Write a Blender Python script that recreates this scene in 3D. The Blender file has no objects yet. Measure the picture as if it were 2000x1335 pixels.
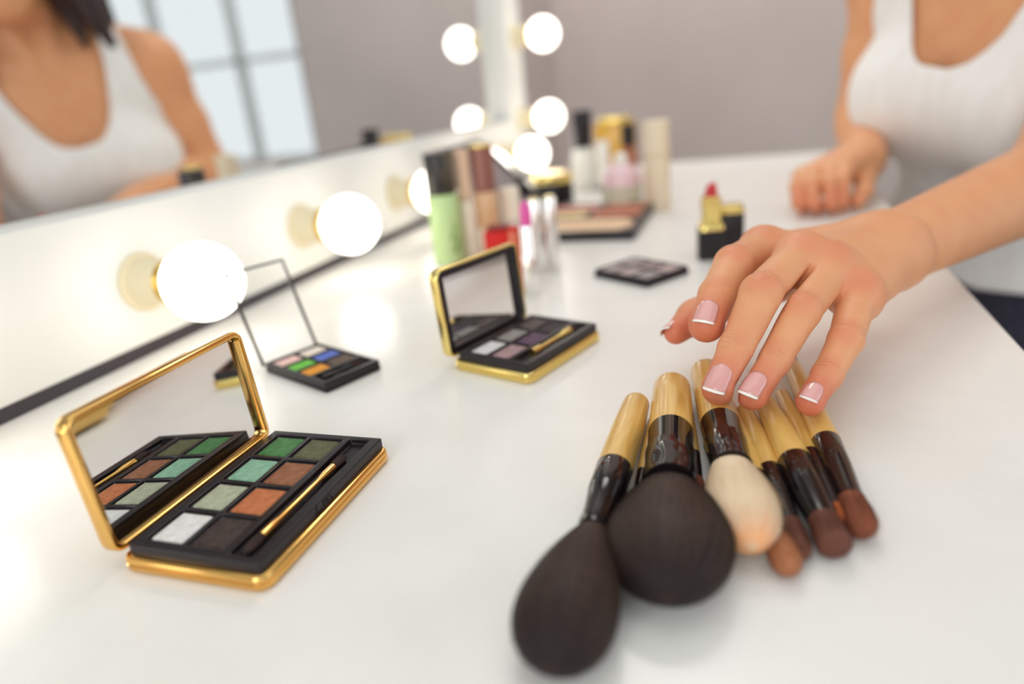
import bpy, bmesh, math, random
import numpy as np
from mathutils import Vector, Matrix, Euler

sc = bpy.context.scene
COL = sc.collection
random.seed(4); RNG = np.random.default_rng(7)
PI = math.pi

def lin(c):
    return tuple(((v/255)/12.92 if v/255 <= .04045 else ((v/255+.055)/1.055)**2.4) for v in c)

# ------------------------------------------------------------------ camera
CAM_P = Vector((0, 0, .14))
RM = Matrix(((.9437, .3172, -.0942), (-.0263, .3557, .9342), (-.3298, .8792, -.3440)))   # right, up, forward rows
cd = bpy.data.cameras.new('camera'); cam = bpy.data.objects.new('camera', cd); COL.objects.link(cam)
r_, u_, f_ = (RM[0].normalized(), RM[1].normalized(), RM[2].normalized())
m = Matrix.Identity(4)
for i in range(3):
    m[i][0] = r_[i]; m[i][1] = u_[i]; m[i][2] = -f_[i]; m[i][3] = CAM_P[i]
cam.matrix_world = m
cd.sensor_width = 36; cd.lens = 23.99; cd.clip_start = .01; cd.clip_end = 100
cd.dof.use_dof = True; cd.dof.focus_distance = .278; cd.dof.aperture_fstop = 3.3
sc.camera = cam
# ------------------------------------------------------------------ world, lights, exposure
w = bpy.data.worlds.new('sky'); sc.world = w; w.use_nodes = True
bg = w.node_tree.nodes['Background']; bg.inputs[0].default_value = (*lin((240, 244, 246)), 1); bg.inputs[1].default_value = 1.1
def area(name, loc, target, size, power, color, size_y=None):
    ld = bpy.data.lights.new(name, 'AREA'); ld.energy = power; ld.color = color; ld.shape = 'RECTANGLE'
    ld.size = size; ld.size_y = size_y or size
    o = bpy.data.objects.new(name, ld); COL.objects.link(o); o.location = loc
    o.rotation_euler = (Vector(target)-Vector(loc)).to_track_quat('-Z', 'Y').to_euler(); return o
area('overhead_fill', (.0, .6, 1.8), (.0, .5, 0), 1.4, 5.5, (.94, 1, 1))  # added fill above the table to brighten its top, no actual fixture
area('back_wall_fill', (-.3, 1.75, 1.75), (-.05, 2.6, .25), .8, 19, (1, .98, .95))  # added fill that lifts the back wall, stands for no lamp in the room
area('window_light', (2.7, .3, .8), (0, .5, .1), 1.6, 13, (.90, .97, 1), 1.6)
area('rear_fill', (-.55, -1.5, .85), (.18, .8, .12), 1.4, 22, (.94, .99, 1), 1.2)  # added fill behind the camera for chest and hands; no window there
sc.view_settings.view_transform = 'Standard'; sc.view_settings.look = 'None'
sc.view_settings.gamma = 1; sc.view_settings.use_curve_mapping = False; sc.view_settings.exposure = 0
try: sc.cycles.use_denoising = True
except Exception: pass

# ------------------------------------------------------------------ materials
def mat(name, col=(200, 200, 200), rough=.5, metal=0, spec=.5, coat=0, emit=None, estr=0, trans=0, ior=1.45, sss=0, aniso=0, raw=None):
    mt = bpy.data.materials.new(name); mt.use_nodes = True
    b = mt.node_tree.nodes['Principled BSDF']; I = b.inputs
    c = raw if raw else lin(col)
    I['Base Color'].default_value = (*c, 1); I['Roughness'].default_value = rough; I['Metallic'].default_value = metal
    I['Specular IOR Level'].default_value = spec; I['Coat Weight'].default_value = coat; I['Coat Roughness'].default_value = .06
    I['Transmission Weight'].default_value = trans; I['IOR'].default_value = ior
    if sss:
        I['Subsurface Weight'].default_value = sss; I['Subsurface Radius'].default_value = (1, .35, .2); I['Subsurface Scale'].default_value = .004
    if emit: I['Emission Color'].default_value = (*emit, 1); I['Emission Strength'].default_value = estr
    return mt
def nd(mt, t, **kw):
    n = mt.node_tree.nodes.new(t)
    for k, v in kw.items(): setattr(n, k, v)
    return n
def lk(mt, a, b): mt.node_tree.links.new(a, b)
def bsdf(mt): return mt.node_tree.nodes['Principled BSDF']
def noise_color(mt, c1, c2, scale=20, stretch=(1, 1, 1), detail=3, dist=0, lo=.35, hi=.65):
    tc = nd(mt, 'ShaderNodeTexCoord'); mp = nd(mt, 'ShaderNodeMapping'); mp.inputs['Scale'].default_value = stretch
    n = nd(mt, 'ShaderNodeTexNoise'); n.inputs['Scale'].default_value = scale; n.inputs['Detail'].default_value = detail; n.inputs['Distortion'].default_value = dist
    r = nd(mt, 'ShaderNodeValToRGB'); r.color_ramp.elements[0].position = lo; r.color_ramp.elements[1].position = hi
    r.color_ramp.elements[0].color = (*lin(c1), 1); r.color_ramp.elements[1].color = (*lin(c2), 1)
    lk(mt, tc.outputs['Object'], mp.inputs[0]); lk(mt, mp.outputs[0], n.inputs['Vector']); lk(mt, n.outputs[0], r.inputs[0]); lk(mt, r.outputs[0], bsdf(mt).inputs['Base Color'])
    return n, mp
def bump(mt, tex_out, strength=.2, dist=.001):
    b = nd(mt, 'ShaderNodeBump'); b.inputs['Strength'].default_value = strength; b.inputs['Distance'].default_value = dist
    lk(mt, tex_out, b.inputs['Height']); lk(mt, b.outputs[0], bsdf(mt).inputs['Normal'])

M = {}
M['wall'] = mat('wall_paint', (168, 157, 154), .8); noise_color(M['wall'], (194, 181, 176), (200, 187, 182), 3)
M['ceiling'] = mat('ceiling_paint', (226, 228, 228), .8)
M['floor'] = mat('floor_boards', (140, 134, 128), .5); noise_color(M['floor'], (128, 122, 117), (152, 146, 139), 6, (1, 12, 1))
M['table'] = mat('white_laminate', (242, 239, 233), .24, spec=.4)
n_, _ = noise_color(M['table'], (240, 237, 231), (244, 241, 236), 30); bump(M['table'], n_.outputs[0], .03, .0004)
M['frame'] = mat('white_paint', (240, 239, 234), .45, spec=.3); noise_color(M['frame'], (238, 237, 231), (242, 241, 237), 14)
M['strip'] = mat('grey_strip', (72, 66, 70), .6, spec=.3)
M['mirror'] = mat('mirror_silver', (238, 240, 240), .015, metal=1)
M['socket'] = mat('cream_socket', (226, 214, 182), .5)
M['brass'] = mat('brass_ring', (205, 170, 90), .3, metal=1)
M['bulb'] = mat('opal_bulb', (255, 250, 240), .3, emit=(1, .95, .87), estr=3.9)
M['mullion'] = mat('window_bar', (204, 208, 206), .5)
M['dark_trim'] = mat('dark_window_edge', (92, 88, 86), .5)
M['gold'] = mat('gold_case', raw=(.83, .49, .15), rough=.14, metal=1)
M['gold2'] = mat('pale_gold', raw=(.87, .68, .24), rough=.2, metal=1)
M['black'] = mat('black_plastic', (34, 28, 32), .28, spec=.4)
M['black_gloss'] = mat('black_lacquer', (24, 18, 20), .09, spec=.36)
M['smoky'] = mat('smoky_mirror', raw=(.30, .29, .30), rough=.06, metal=1)
M['sponge'] = mat('dark_sponge', (66, 52, 50), .95, spec=.1)
M['pan'] = mat('pan_rim', (120, 116, 112), .3, metal=.8)
M['silver'] = mat('silver_tube', raw=(.88, .87, .86), rough=.24, metal=1)
M['clear'] = mat('clear_plastic', (250, 250, 250), .03, trans=1, ior=1.12, spec=.3)
M['glass'] = mat('window_glass', (250, 252, 252), 0, trans=1, ior=1.05)
M['shirt'] = mat('white_jersey', (246, 243, 240), .85, spec=.15)
n_, _ = noise_color(M['shirt'], (244, 240, 236), (249, 246, 243), 90, (1, 1, .15)); bump(M['shirt'], n_.outputs[0], .12, .002)
M['jeans'] = mat('dark_denim', (44, 42, 56), .85); noise_color(M['jeans'], (38, 36, 50), (52, 50, 64), 120)
M['shoe'] = mat('shoe_leather', (40, 38, 40), .5)
M['stool'] = mat('stool_wood', (120, 88, 60), .5); noise_color(M['stool'], (105, 76, 50), (135, 100, 70), 12, (1, 8, 1))
M['nail'] = mat('pink_nail', (226, 164, 158), .16, coat=.7)
M['nail_tip'] = mat('white_nail_tip', (250, 243, 234), .16, coat=.7)
M['hair'] = mat('dark_hair', (46, 34, 38), .42); noise_color(M['hair'], (34, 26, 30), (62, 44, 44), 60, (1, 1, .05))
def powder(name, c):
    if name in M: return M[name]
    mt = mat(name, c, .62, spec=.35); d = tuple(max(0, v-9) for v in c); e = tuple(min(255, v+9) for v in c)
    n, mp = noise_color(mt, d, e, 420, detail=4)
    tc = nd(mt, 'ShaderNodeTexCoord'); wv = nd(mt, 'ShaderNodeTexWave', wave_type='RINGS'); wv.inputs['Scale'].default_value = 260
    wv.inputs['Distortion'].default_value = 9; wv.inputs['Detail'].default_value = 2; wv.inputs['Detail Scale'].default_value = 1.2
    lk(mt, tc.outputs['Object'], wv.inputs['Vector']); bump(mt, wv.outputs[0], .35, .0005); M[name] = mt; return mt
def wood():
    mt = mat('blond_wood', (222, 176, 100), .3, spec=.5, coat=.35)
    n, mp = noise_color(mt, (214, 162, 78), (244, 204, 118), 170, (1, .07, 1), 4, 1.2, .3, .7); return mt
M['wood'] = wood()
def hairmat(name, c1, c2, rough=.6):
    mt = mat(name, c1, rough, spec=.25); n, mp = noise_color(mt, c1, c2, 1900, (1, .02, 1), 3, 0, .3, .7); bump(mt, n.outputs[0], .35, .0003); return mt
M['fur_black'] = hairmat('dark_goat_hair', (27, 20, 22), (46, 35, 34))
def peach_end_fur():
    """pale hair, turning peach towards its outer ends"""
    mt = hairmat('pale_goat_hair', (240, 198, 152), (252, 222, 182)); src = bsdf(mt).inputs['Base Color'].links[0].from_socket
    tc = nd(mt, 'ShaderNodeTexCoord'); sx = nd(mt, 'ShaderNodeSeparateXYZ'); mr = nd(mt, 'ShaderNodeMapRange'); mr.inputs[1].default_value = .094; mr.inputs[2].default_value = .122
    mx = nd(mt, 'ShaderNodeMix', data_type='RGBA', blend_type='MULTIPLY'); mx.inputs[7].default_value = (.94, .64, .46, 1)
    lk(mt, tc.outputs['Object'], sx.inputs[0]); lk(mt, sx.outputs[1], mr.inputs[0]); lk(mt, mr.outputs[0], mx.inputs[0]); lk(mt, src, mx.inputs[6]); lk(mt, mx.outputs[2], bsdf(mt).inputs['Base Color']); return mt
M['fur_white'] = peach_end_fur()
STR = {'fur_black': mat('dark_hair_tip', (84, 66, 58), .5, spec=.25), 'fur_white': mat('pale_hair_tip', (254, 232, 200), .6, spec=.2)}
M['fur_brown'] = hairmat('brown_sable_hair', (112, 60, 42), (158, 92, 64))
M['fur_tan'] = hairmat('tan_sable_hair', (150, 88, 58), (196, 132, 92))
M['fur_dkbrown'] = hairmat('dark_sable_hair', (88, 52, 44), (130, 82, 66))
M['fur_orange'] = hairmat('orange_sable_hair', (176, 84, 40), (208, 116, 66))
def skin_mat():
    mt = mat('skin', (222, 168, 136), .46, spec=.42, sss=.16); b = bsdf(mt)
    at = nd(mt, 'ShaderNodeAttribute', attribute_name='red'); mx = nd(mt, 'ShaderNodeMix', data_type='RGBA')
    mx.inputs[6].default_value = (*lin((232, 171, 124)), 1); mx.inputs[7].default_value = (*lin((212, 106, 82)), 1)
    tc = nd(mt, 'ShaderNodeTexCoord'); n = nd(mt, 'ShaderNodeTexNoise'); n.inputs['Scale'].default_value = 55; n.inputs['Detail'].default_value = 4
    ad = nd(mt, 'ShaderNodeMath', operation='MULTIPLY_ADD'); ad.inputs[1].default_value = .5; ad.inputs[2].default_value = -.2
    a2 = nd(mt, 'ShaderNodeMath', operation='ADD', use_clamp=True)
    lk(mt, tc.outputs['Object'], n.inputs['Vector']); lk(mt, n.outputs[0], ad.inputs[0]); lk(mt, ad.outputs[0], a2.inputs[0]); lk(mt, at.outputs['Fac'], a2.inputs[1])
    lk(mt, a2.outputs[0], mx.inputs[0]); lk(mt, mx.outputs[2], b.inputs['Base Color'])
    # fine pores + creases over the finger joints
    n2 = nd(mt, 'ShaderNodeTexNoise'); n2.inputs['Scale'].default_value = 900; n2.inputs['Detail'].default_value = 3
    lk(mt, tc.outputs['Object'], n2.inputs['Vector'])
    cs = nd(mt, 'ShaderNodeAttribute', attribute_name='crease_s'); cm = nd(mt, 'ShaderNodeAttribute', attribute_name='crease_m')
    n3 = nd(mt, 'ShaderNodeTexNoise'); n3.inputs['Scale'].default_value = 160; lk(mt, tc.outputs['Object'], n3.inputs['Vector'])
    ma = nd(mt, 'ShaderNodeMath', operation='MULTIPLY_ADD'); ma.inputs[1].default_value = 9
    lk(mt, n3.outputs[0], ma.inputs[0]); lk(mt, cs.outputs['Fac'], ma.inputs[2])
    si = nd(mt, 'ShaderNodeMath', operation='SINE'); lk(mt, ma.outputs[0], si.inputs[0])
    n4 = nd(mt, 'ShaderNodeTexNoise'); n4.inputs['Scale'].default_value = 330; lk(mt, tc.outputs['Object'], n4.inputs['Vector'])
    m4 = nd(mt, 'ShaderNodeMapRange'); m4.inputs[1].default_value = .38; m4.inputs[2].default_value = .62; lk(mt, n4.outputs[0], m4.inputs[0])
    s4 = nd(mt, 'ShaderNodeMath', operation='MULTIPLY'); lk(mt, si.outputs[0], s4.inputs[0]); lk(mt, m4.outputs[0], s4.inputs[1])
    mu = nd(mt, 'ShaderNodeMath', operation='MULTIPLY'); lk(mt, s4.outputs[0], mu.inputs[0]); lk(mt, cm.outputs['Fac'], mu.inputs[1])
    sm = nd(mt, 'ShaderNodeMath', operation='MULTIPLY_ADD'); sm.inputs[1].default_value = .6
    lk(mt, n2.outputs[0], sm.inputs[0]); lk(mt, mu.outputs[0], sm.inputs[2])
    bump(mt, sm.outputs[0], .75, .0004)
    return mt
M['skin'] = skin_mat()

# ------------------------------------------------------------------ helpers
def empty(name, loc=(0, 0, 0), rz=0, label=None, cat=None, group=None):
    o = bpy.data.objects.new(name, None); COL.objects.link(o); o.location = loc; o.rotation_euler = (0, 0, rz); o.empty_display_size = .02
    return tag(o, label, cat, group)
def tag(o, label=None, cat=None, group=None, kind=None):
    if label: o['label'] = label
    if cat: o['category'] = cat
    if group: o['group'] = group
    if kind: o['kind'] = kind
    return o
def obj(name, bm, mt, parent=None, sharp=.7, label=None, kind=None, matrix=None):
    bmesh.ops.recalc_face_normals(bm, faces=bm.faces[:])
    me = bpy.data.meshes.new(name); bm.to_mesh(me); bm.free()
    for q in (mt if isinstance(mt, (list, tuple)) else [mt]): me.materials.append(q)
    me.shade_smooth(); me.set_sharp_from_angle(angle=sharp)
    o = bpy.data.objects.new(name, me); COL.objects.link(o)
    if parent: o.parent = parent
    if matrix is not None: o.matrix_local = matrix
    if label: o['label'] = label
    if kind: o['kind'] = kind
    return o
def B(): return bmesh.new()
def xf(bm, start, Mx):
    if Mx is not None:
        bm.verts.ensure_lookup_table()
        for v in bm.verts[start:]: v.co = Mx @ v.co
def box(bm, c, s, bev=0, Mx=None):
    n0 = len(bm.verts); x, y, z = (v/2 for v in s)
    vs = [bm.verts.new((c[0]+a*x, c[1]+b*y, c[2]+d*z)) for a in (-1, 1) for b in (-1, 1) for d in (-1, 1)]
    fs = [bm.faces.new([vs[i] for i in q]) for q in ((0, 1, 3, 2), (4, 6, 7, 5), (0, 4, 5, 1), (2, 3, 7, 6), (0, 2, 6, 4), (1, 5, 7, 3))]
    if bev:
        es = list({e for f in fs for e in f.edges}); bmesh.ops.bevel(bm, geom=es, offset=bev, segments=3, profile=.5, affect='EDGES')
    xf(bm, n0, Mx); return bm
def rloop(w_, l_, r, n=5):
    r = max(min(r, w_/2-1e-5, l_/2-1e-5), 1e-5); P = []
    for k, (sx, sy) in enumerate(((1, 1), (-1, 1), (-1, -1), (1, -1))):
        for i in range(n+1):
            a = k*PI/2+i/n*PI/2; P.append((sx*(w_/2-r)+r*math.cos(a), sy*(l_/2-r)+r*math.sin(a)))
    return P
def loft(bm, cx, cy, w_, l_, r, prof, Mx=None, n=5, caps=(1, 1)):
    n0 = len(bm.verts); rings = []
    for ins, z in prof:
        rings.append([bm.verts.new((cx+x, cy+y, z)) for x, y in rloop(w_-2*ins, l_-2*ins, r-ins if r-ins > .0003 else .0003, n)])
    for a, b in zip(rings, rings[1:]):
        for i in range(len(a)):
            j = (i+1) % len(a); bm.faces.new((a[i], a[j], b[j], b[i]))
    if caps[0]: bm.faces.new(rings[0][::-1])
    if caps[1]: bm.faces.new(rings[-1])
    xf(bm, n0, Mx); return bm
def lathe(bm, prof, seg=32, Mx=None, fx=1, fy=1):
    n0 = len(bm.verts); rings = []
    for r, z in prof:
        if r < 1e-6: rings.append([bm.verts.new((0, 0, z))])
        else: rings.append([bm.verts.new((r*fx*math.cos(2*PI*i/seg), r*fy*math.sin(2*PI*i/seg), z)) for i in range(seg)])
    for a, b in zip(rings, rings[1:]):
        for i in range(seg):
            j = (i+1) % seg
            if len(a) == 1 and len(b) == 1: continue
            if len(a) == 1: bm.faces.new((a[0], b[j], b[i]))
            elif len(b) == 1: bm.faces.new((a[i], a[j], b[0]))
            else: bm.faces.new((a[i], a[j], b[j], b[i]))
    for R_, rev in ((rings[0], True), (rings[-1], False)):
        if len(R_) > 1: bm.faces.new(R_[::-1] if rev else R_)
    xf(bm, n0, Mx); return bm
ZY = Matrix.Rotation(-PI/2, 4, 'X')          # z axis -> y axis
ZX = Matrix.Rotation(PI/2, 4, 'Y')           # z axis -> x axis
def T(*v): return Matrix.Translation(v)
def copy_tree(o, parent=None):
    c = o.copy(); COL.objects.link(c); c.parent = parent
    for ch in o.children: copy_tree(ch, c)
    return c
def struct(o): o['kind'] = 'structure'; return o

# ------------------------------------------------------------------ room
FZ = -.75
b = B(); box(b, (1.1, .4, FZ-.05), (4.2, 4.8, .1)); struct(obj('floor', b, M['floor']))
b = B(); box(b, (1.1, .4, 2.05), (4.2, 4.8, .1)); struct(obj('ceiling', b, M['ceiling']))
b = B(); box(b, (-.75, .4, .6), (.1, 4.8, 2.9)); struct(obj('wall_left', b, M['wall']))
WY = 2.6; wx0, wx1, wz0, wz1 = .985, 2.7, -.05, 1.6
def wall_y(name, y, x0, x1, z0, z1, a0, a1, c0, c1):
    bm = B()
    for (p, q, s, t) in ((x0, a0, z0, z1), (a1, x1, z0, z1), (a0, a1, z0, c0), (a0, a1, c1, z1)):
        if q-p > 1e-4 and t-s > 1e-4: box(bm, ((p+q)/2, y, (s+t)/2), (q-p, .12, t-s))
    return struct(obj(name, bm, M['wall']))
wall_y('wall_back', WY+.06, -.8, 3.15, FZ, 2.0, wx0, wx1, wz0, wz1)
def window(name, axis, pos, edges, rows, dep=.05):
    root = empty(name); struct(root)
    def bar(a0, a1, z0, z1, mt, nm='mullion', d=dep):
        bm = B(); c = ((a0+a1)/2, pos, (z0+z1)/2); s = (a1-a0, d, z1-z0)
        if axis == 'x': c = (pos, (a0+a1)/2, (z0+z1)/2); s = (d, a1-a0, z1-z0)
        box(bm, c, s, .002); return obj(nm, bm, mt, root)
    e0, e1, r0, r1 = edges[0], edges[-1], rows[0], rows[-1]
    t = .015
    bar(e0-.02, e0+.02, r0, r1, M['dark_trim'], 'window_frame'); bar(e1-.02, e1+.02, r0, r1, M['dark_trim'], 'window_frame')
    bar(e0, e1, r0-.02, r0+.02, M['mullion'], 'window_frame'); bar(e0, e1, r1-.02, r1+.02, M['mullion'], 'window_frame')
    bar(e0-.06, e1+.06, r0-.05, r0-.02, M['frame'], 'window_sill', .2)
    for e in edges[1:-1]: bar(e-t, e+t, r0, r1, M['mullion'])
    for r in rows[1:-1]: bar(e0, e1, r-t*.8, r+t*.8, M['mullion'])
    for a, c in zip(edges, edges[1:]):
        for p, q in zip(rows, rows[1:]): bar(a+.012, c-.012, p+.012, q-.012, M['glass'], 'pane', .006)
    return root
window('window_1', 'y', WY+.04, [wx0, 1.315, 1.73, 2.06, 2.38, 2.7], [wz0, .368, .78, 1.19, 1.6])
# right wall with a second window
bm = B()
for (p, q, s, t) in ((-2.0, -.9, FZ, 2.0), (2.2, 2.72, FZ, 2.0), (-.9, 2.2, FZ, -.05), (-.9, 2.2, 1.6, 2.0)): box(bm, (3.1, (p+q)/2, (s+t)/2), (.12, q-p, t-s))
struct(obj('wall_right', bm, M['wall']))
window('window_2', 'x', 3.08, [-.9+.5167*i for i in range(7)], [-.05, .36, .78, 1.19, 1.6])
b = B(); box(b, (1.15, WY-.012, FZ+.05), (3.7, .024, .1), .004); struct(obj('baseboard_back', b, M['frame']))

# ------------------------------------------------------------------ dressing table
tb = empty('dressing_table', (-.1, .8, FZ), 0, 'white dressing table with a smooth glossy top that everything stands on', 'table')
def tp(x, y, z): return (x+.1, y-.8, z-FZ)
bm = B(); pts = [(-.62, -.3), (.1262, -.3), (.1262, 1.2505), (-.62, 1.1745)]
lo = [bm.verts.new(tp(x, y, -.032)) for x, y in pts]; hi = [bm.verts.new(tp(x, y, 0)) for x, y in pts]
bm.faces.new(lo[::-1]); bm.faces.new(hi)
for i in range(4): bm.faces.new((lo[i], lo[(i+1) % 4], hi[(i+1) % 4], hi[i]))
bmesh.ops.bevel(bm, geom=bm.edges[:], offset=.0025, segments=2, affect='EDGES')
obj('tabletop', bm, M['table'], tb)
for x, y in ((-.57, -.25), (.07, -.25), (.07, 1.18), (-.57, 1.10)):
    bm = B(); box(bm, tp(x, y, (FZ-.032)/2), (.05, .05, -FZ-.032), .003); obj('leg', bm, M['frame'], tb)

# ------------------------------------------------------------------ lit mirror
mi = empty('vanity_mirror', (-.4, .86, 0), 0, 'large white framed mirror with round glowing bulbs along its frame', 'mirror')
def mp_(x, y, z): return (x+.4, y-.86, z)
FX, GX, Y0, Y1, Z1 = -.372, -.3935, -.22, 1.177, .80
bm = B(); box(bm, mp_(FX-.045, (Y0+Y1)/2, .00425), (.088, Y1-Y0-.004, .0085)); obj('base_strip', bm, M['strip'], mi, label='dark grey strip under the frame')
zb = .0950
bm = B(); box(bm, mp_(FX-.05, (Y0+Y1)/2, (zb+.0085)/2), (.1, Y1-Y0, zb-.0085), .0012); obj('bottom_board', bm, M['frame'], mi)
bm = B(); box(bm, mp_(FX-.05, Y1-.0385, (zb+Z1)/2), (.1, .077, Z1-zb), .0012); obj('side_post', bm, M['frame'], mi)
bm = B(); box(bm, mp_(FX-.05, Y0+.0385, (zb+Z1)/2), (.1, .077, Z1-zb), .0012); obj('side_post', bm, M['frame'], mi)
bm = B(); box(bm, mp_(FX-.05, (Y0+Y1)/2, Z1+.045), (.1, Y1-Y0, .09), .0012); obj('top_board', bm, M['frame'], mi)
bm = B(); box(bm, (0, 0, 0), (.004, Y1-Y0-.14, Z1-zb+.01))
obj('mirror_glass', bm, M['mirror'], mi, matrix=T(*mp_(GX-.002, (Y0+Y1)/2, (zb+Z1)/2)))
bm = B(); box(bm, mp_(FX-.103, (Y0+Y1)/2, Z1/2+.05), (.006, Y1-Y0-.01, Z1+.06)); obj('back_panel', bm, M['frame'], mi)
def bulb_at(y, z, z_ax=None):
    fx = Matrix.Translation(mp_(FX, y, z)) @ ZX
    s = obj('socket', lathe(B(), [(.0, 0), (.0185, 0), (.019, .001), (.019, .002), (.0152, .0032), (.0145, .020), (.0150, .0225), (0, .0225)], 32), M['socket'], mi, matrix=fx)
    obj('brass_ring', lathe(B(), [(.0, .0225), (.0140, .0225), (.0146, .0237), (.0140, .0249), (.0146, .0261), (.0132, .0276), (0, .0276)], 28), M['brass'], s, label='brass ring at the bulb neck')
    R, cz = .0245, .0490; pr = [(0, .0262), (.0115, .0262), (.0122, .0272)]
    a0 = math.asin(.0130/R)
    pr += [(R*math.sin(a), cz-R*math.cos(a)) for a in np.linspace(a0, PI, 22)]; pr[-1] = (0, cz+R)
    obj('globe_bulb', lathe(B(), pr, 40), M['bulb'], mi, matrix=fx, label='glowing round white bulb')
for y in (-.02, .152, .326, .500, .675, .852, 1.032): bulb_at(y, .0470)
bulb_at(1.139, .0945); bulb_at(1.139, .2195)
for z in (.345, .47, .595, .72): bulb_at(1.139, z)
for y in (-.02, .152, .326, .500, .675, .852, 1.032): bulb_at(y, Z1+.045)

# ------------------------------------------------------------------ compacts and palettes
def height_grid(bm, xs, ys, hmap, z0):
    """solid whose top is a grid of flat cells at given heights"""
    nx, ny = len(xs)-1, len(ys)-1
    def q(*p): bm.faces.new([bm.verts.new(v) for v in p])
    for i in range(nx):
        for j in range(ny):
            h = hmap[i][j]; x0, x1, y0, y1 = xs[i], xs[i+1], ys[j], ys[j+1]
            q((x0, y0, h), (x1, y0, h), (x1, y1, h), (x0, y1, h))
            hr = hmap[i+1][j] if i+1 < nx else z0
            if abs(h-hr) > 1e-7: q((x1, y0, h), (x1, y1, h), (x1, y1, hr), (x1, y0, hr))
            if i == 0: q((x0, y0, h), (x0, y1, h), (x0, y1, z0), (x0, y0, z0))
            hu = hmap[i][j+1] if j+1 < ny else z0
            if abs(h-hu) > 1e-7: q((x0, y1, h), (x1, y1, h), (x1, y1, hu), (x0, y1, hu))
            if j == 0: q((x0, y0, h), (x1, y0, h), (x1, y0, z0), (x0, y0, z0))
    q((xs[0], ys[0], z0), (xs[-1], ys[0], z0), (xs[-1], ys[-1], z0), (xs[0], ys[-1], z0))
    bmesh.ops.remove_doubles(bm, verts=bm.verts[:], dist=1e-6)
def tray(parent, x0, x1, y0, y1, z0, z1, cells, mt, depth=.0022, name='tray', bev=.00045):
    """cells: list of (u0,u1,v0,v1) fractions sunk into the slab"""
    W_, L_ = x1-x0, y1-y0
    xs = sorted({x0, x1} | {round(x0+W_*c[k], 6) for c in cells for k in (0, 1)}); ys = sorted({y0, y1} | {round(y0+L_*c[k], 6) for c in cells for k in (2, 3)})
    hm = []
    for i in range(len(xs)-1):
        col = []
        for j in range(len(ys)-1):
            cx, cy = ((xs[i]+xs[i+1])/2-x0)/W_, ((ys[j]+ys[j+1])/2-y0)/L_
            col.append(z1-depth if any(c[0] < cx < c[1] and c[2] < cy < c[3] for c in cells) else z1)
        hm.append(col)
    bm = B(); height_grid(bm, xs, ys, hm, z0)
    o = obj(name, bm, mt, parent, .5)
    md = o.modifiers.new('bevel', 'BEVEL'); md.width = bev; md.segments = 2; md.limit_method = 'ANGLE'; md.angle_limit = .8
    return o
def pan(parent, x0, x1, y0, y1, z, colour, cname, rnd=.0012, rim=True):
    cx, cy, w_, l_ = (x0+x1)/2, (y0+y1)/2, x1-x0, y1-y0
    p = obj('pan', loft(B(), cx, cy, w_-.0004, l_-.0004, rnd, [(0, z), (0, z+.0014), (.0002, z+.0016), (.0004, z+.0016), (.0006, z+.0010)]), M['pan'], parent, label=cname+' eyeshadow pan')
    mt = powder(cname.replace(' ', '_')+'_powder', colour)
    obj('powder', loft(B(), 0, 0, w_-.0014, l_-.0014, rnd, [(0, z+.0004-z), (0, .0012), (.0004, .0017), (.0014, .0019), (.0026, .0019)]), mt, p, matrix=T(cx, cy, z))
def lid_matrix(th, zt): 
    a = Vector((-math.cos(th), 0, math.sin(th))); n = Vector((math.sin(th), 0, math.cos(th)))
    m = Matrix.Identity(4)
    for i in range(3): m[i][0] = a[i]; m[i][1] = (0, 1, 0)[i]; m[i][2] = n[i]
    return T(0, 0, zt) @ m
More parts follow.
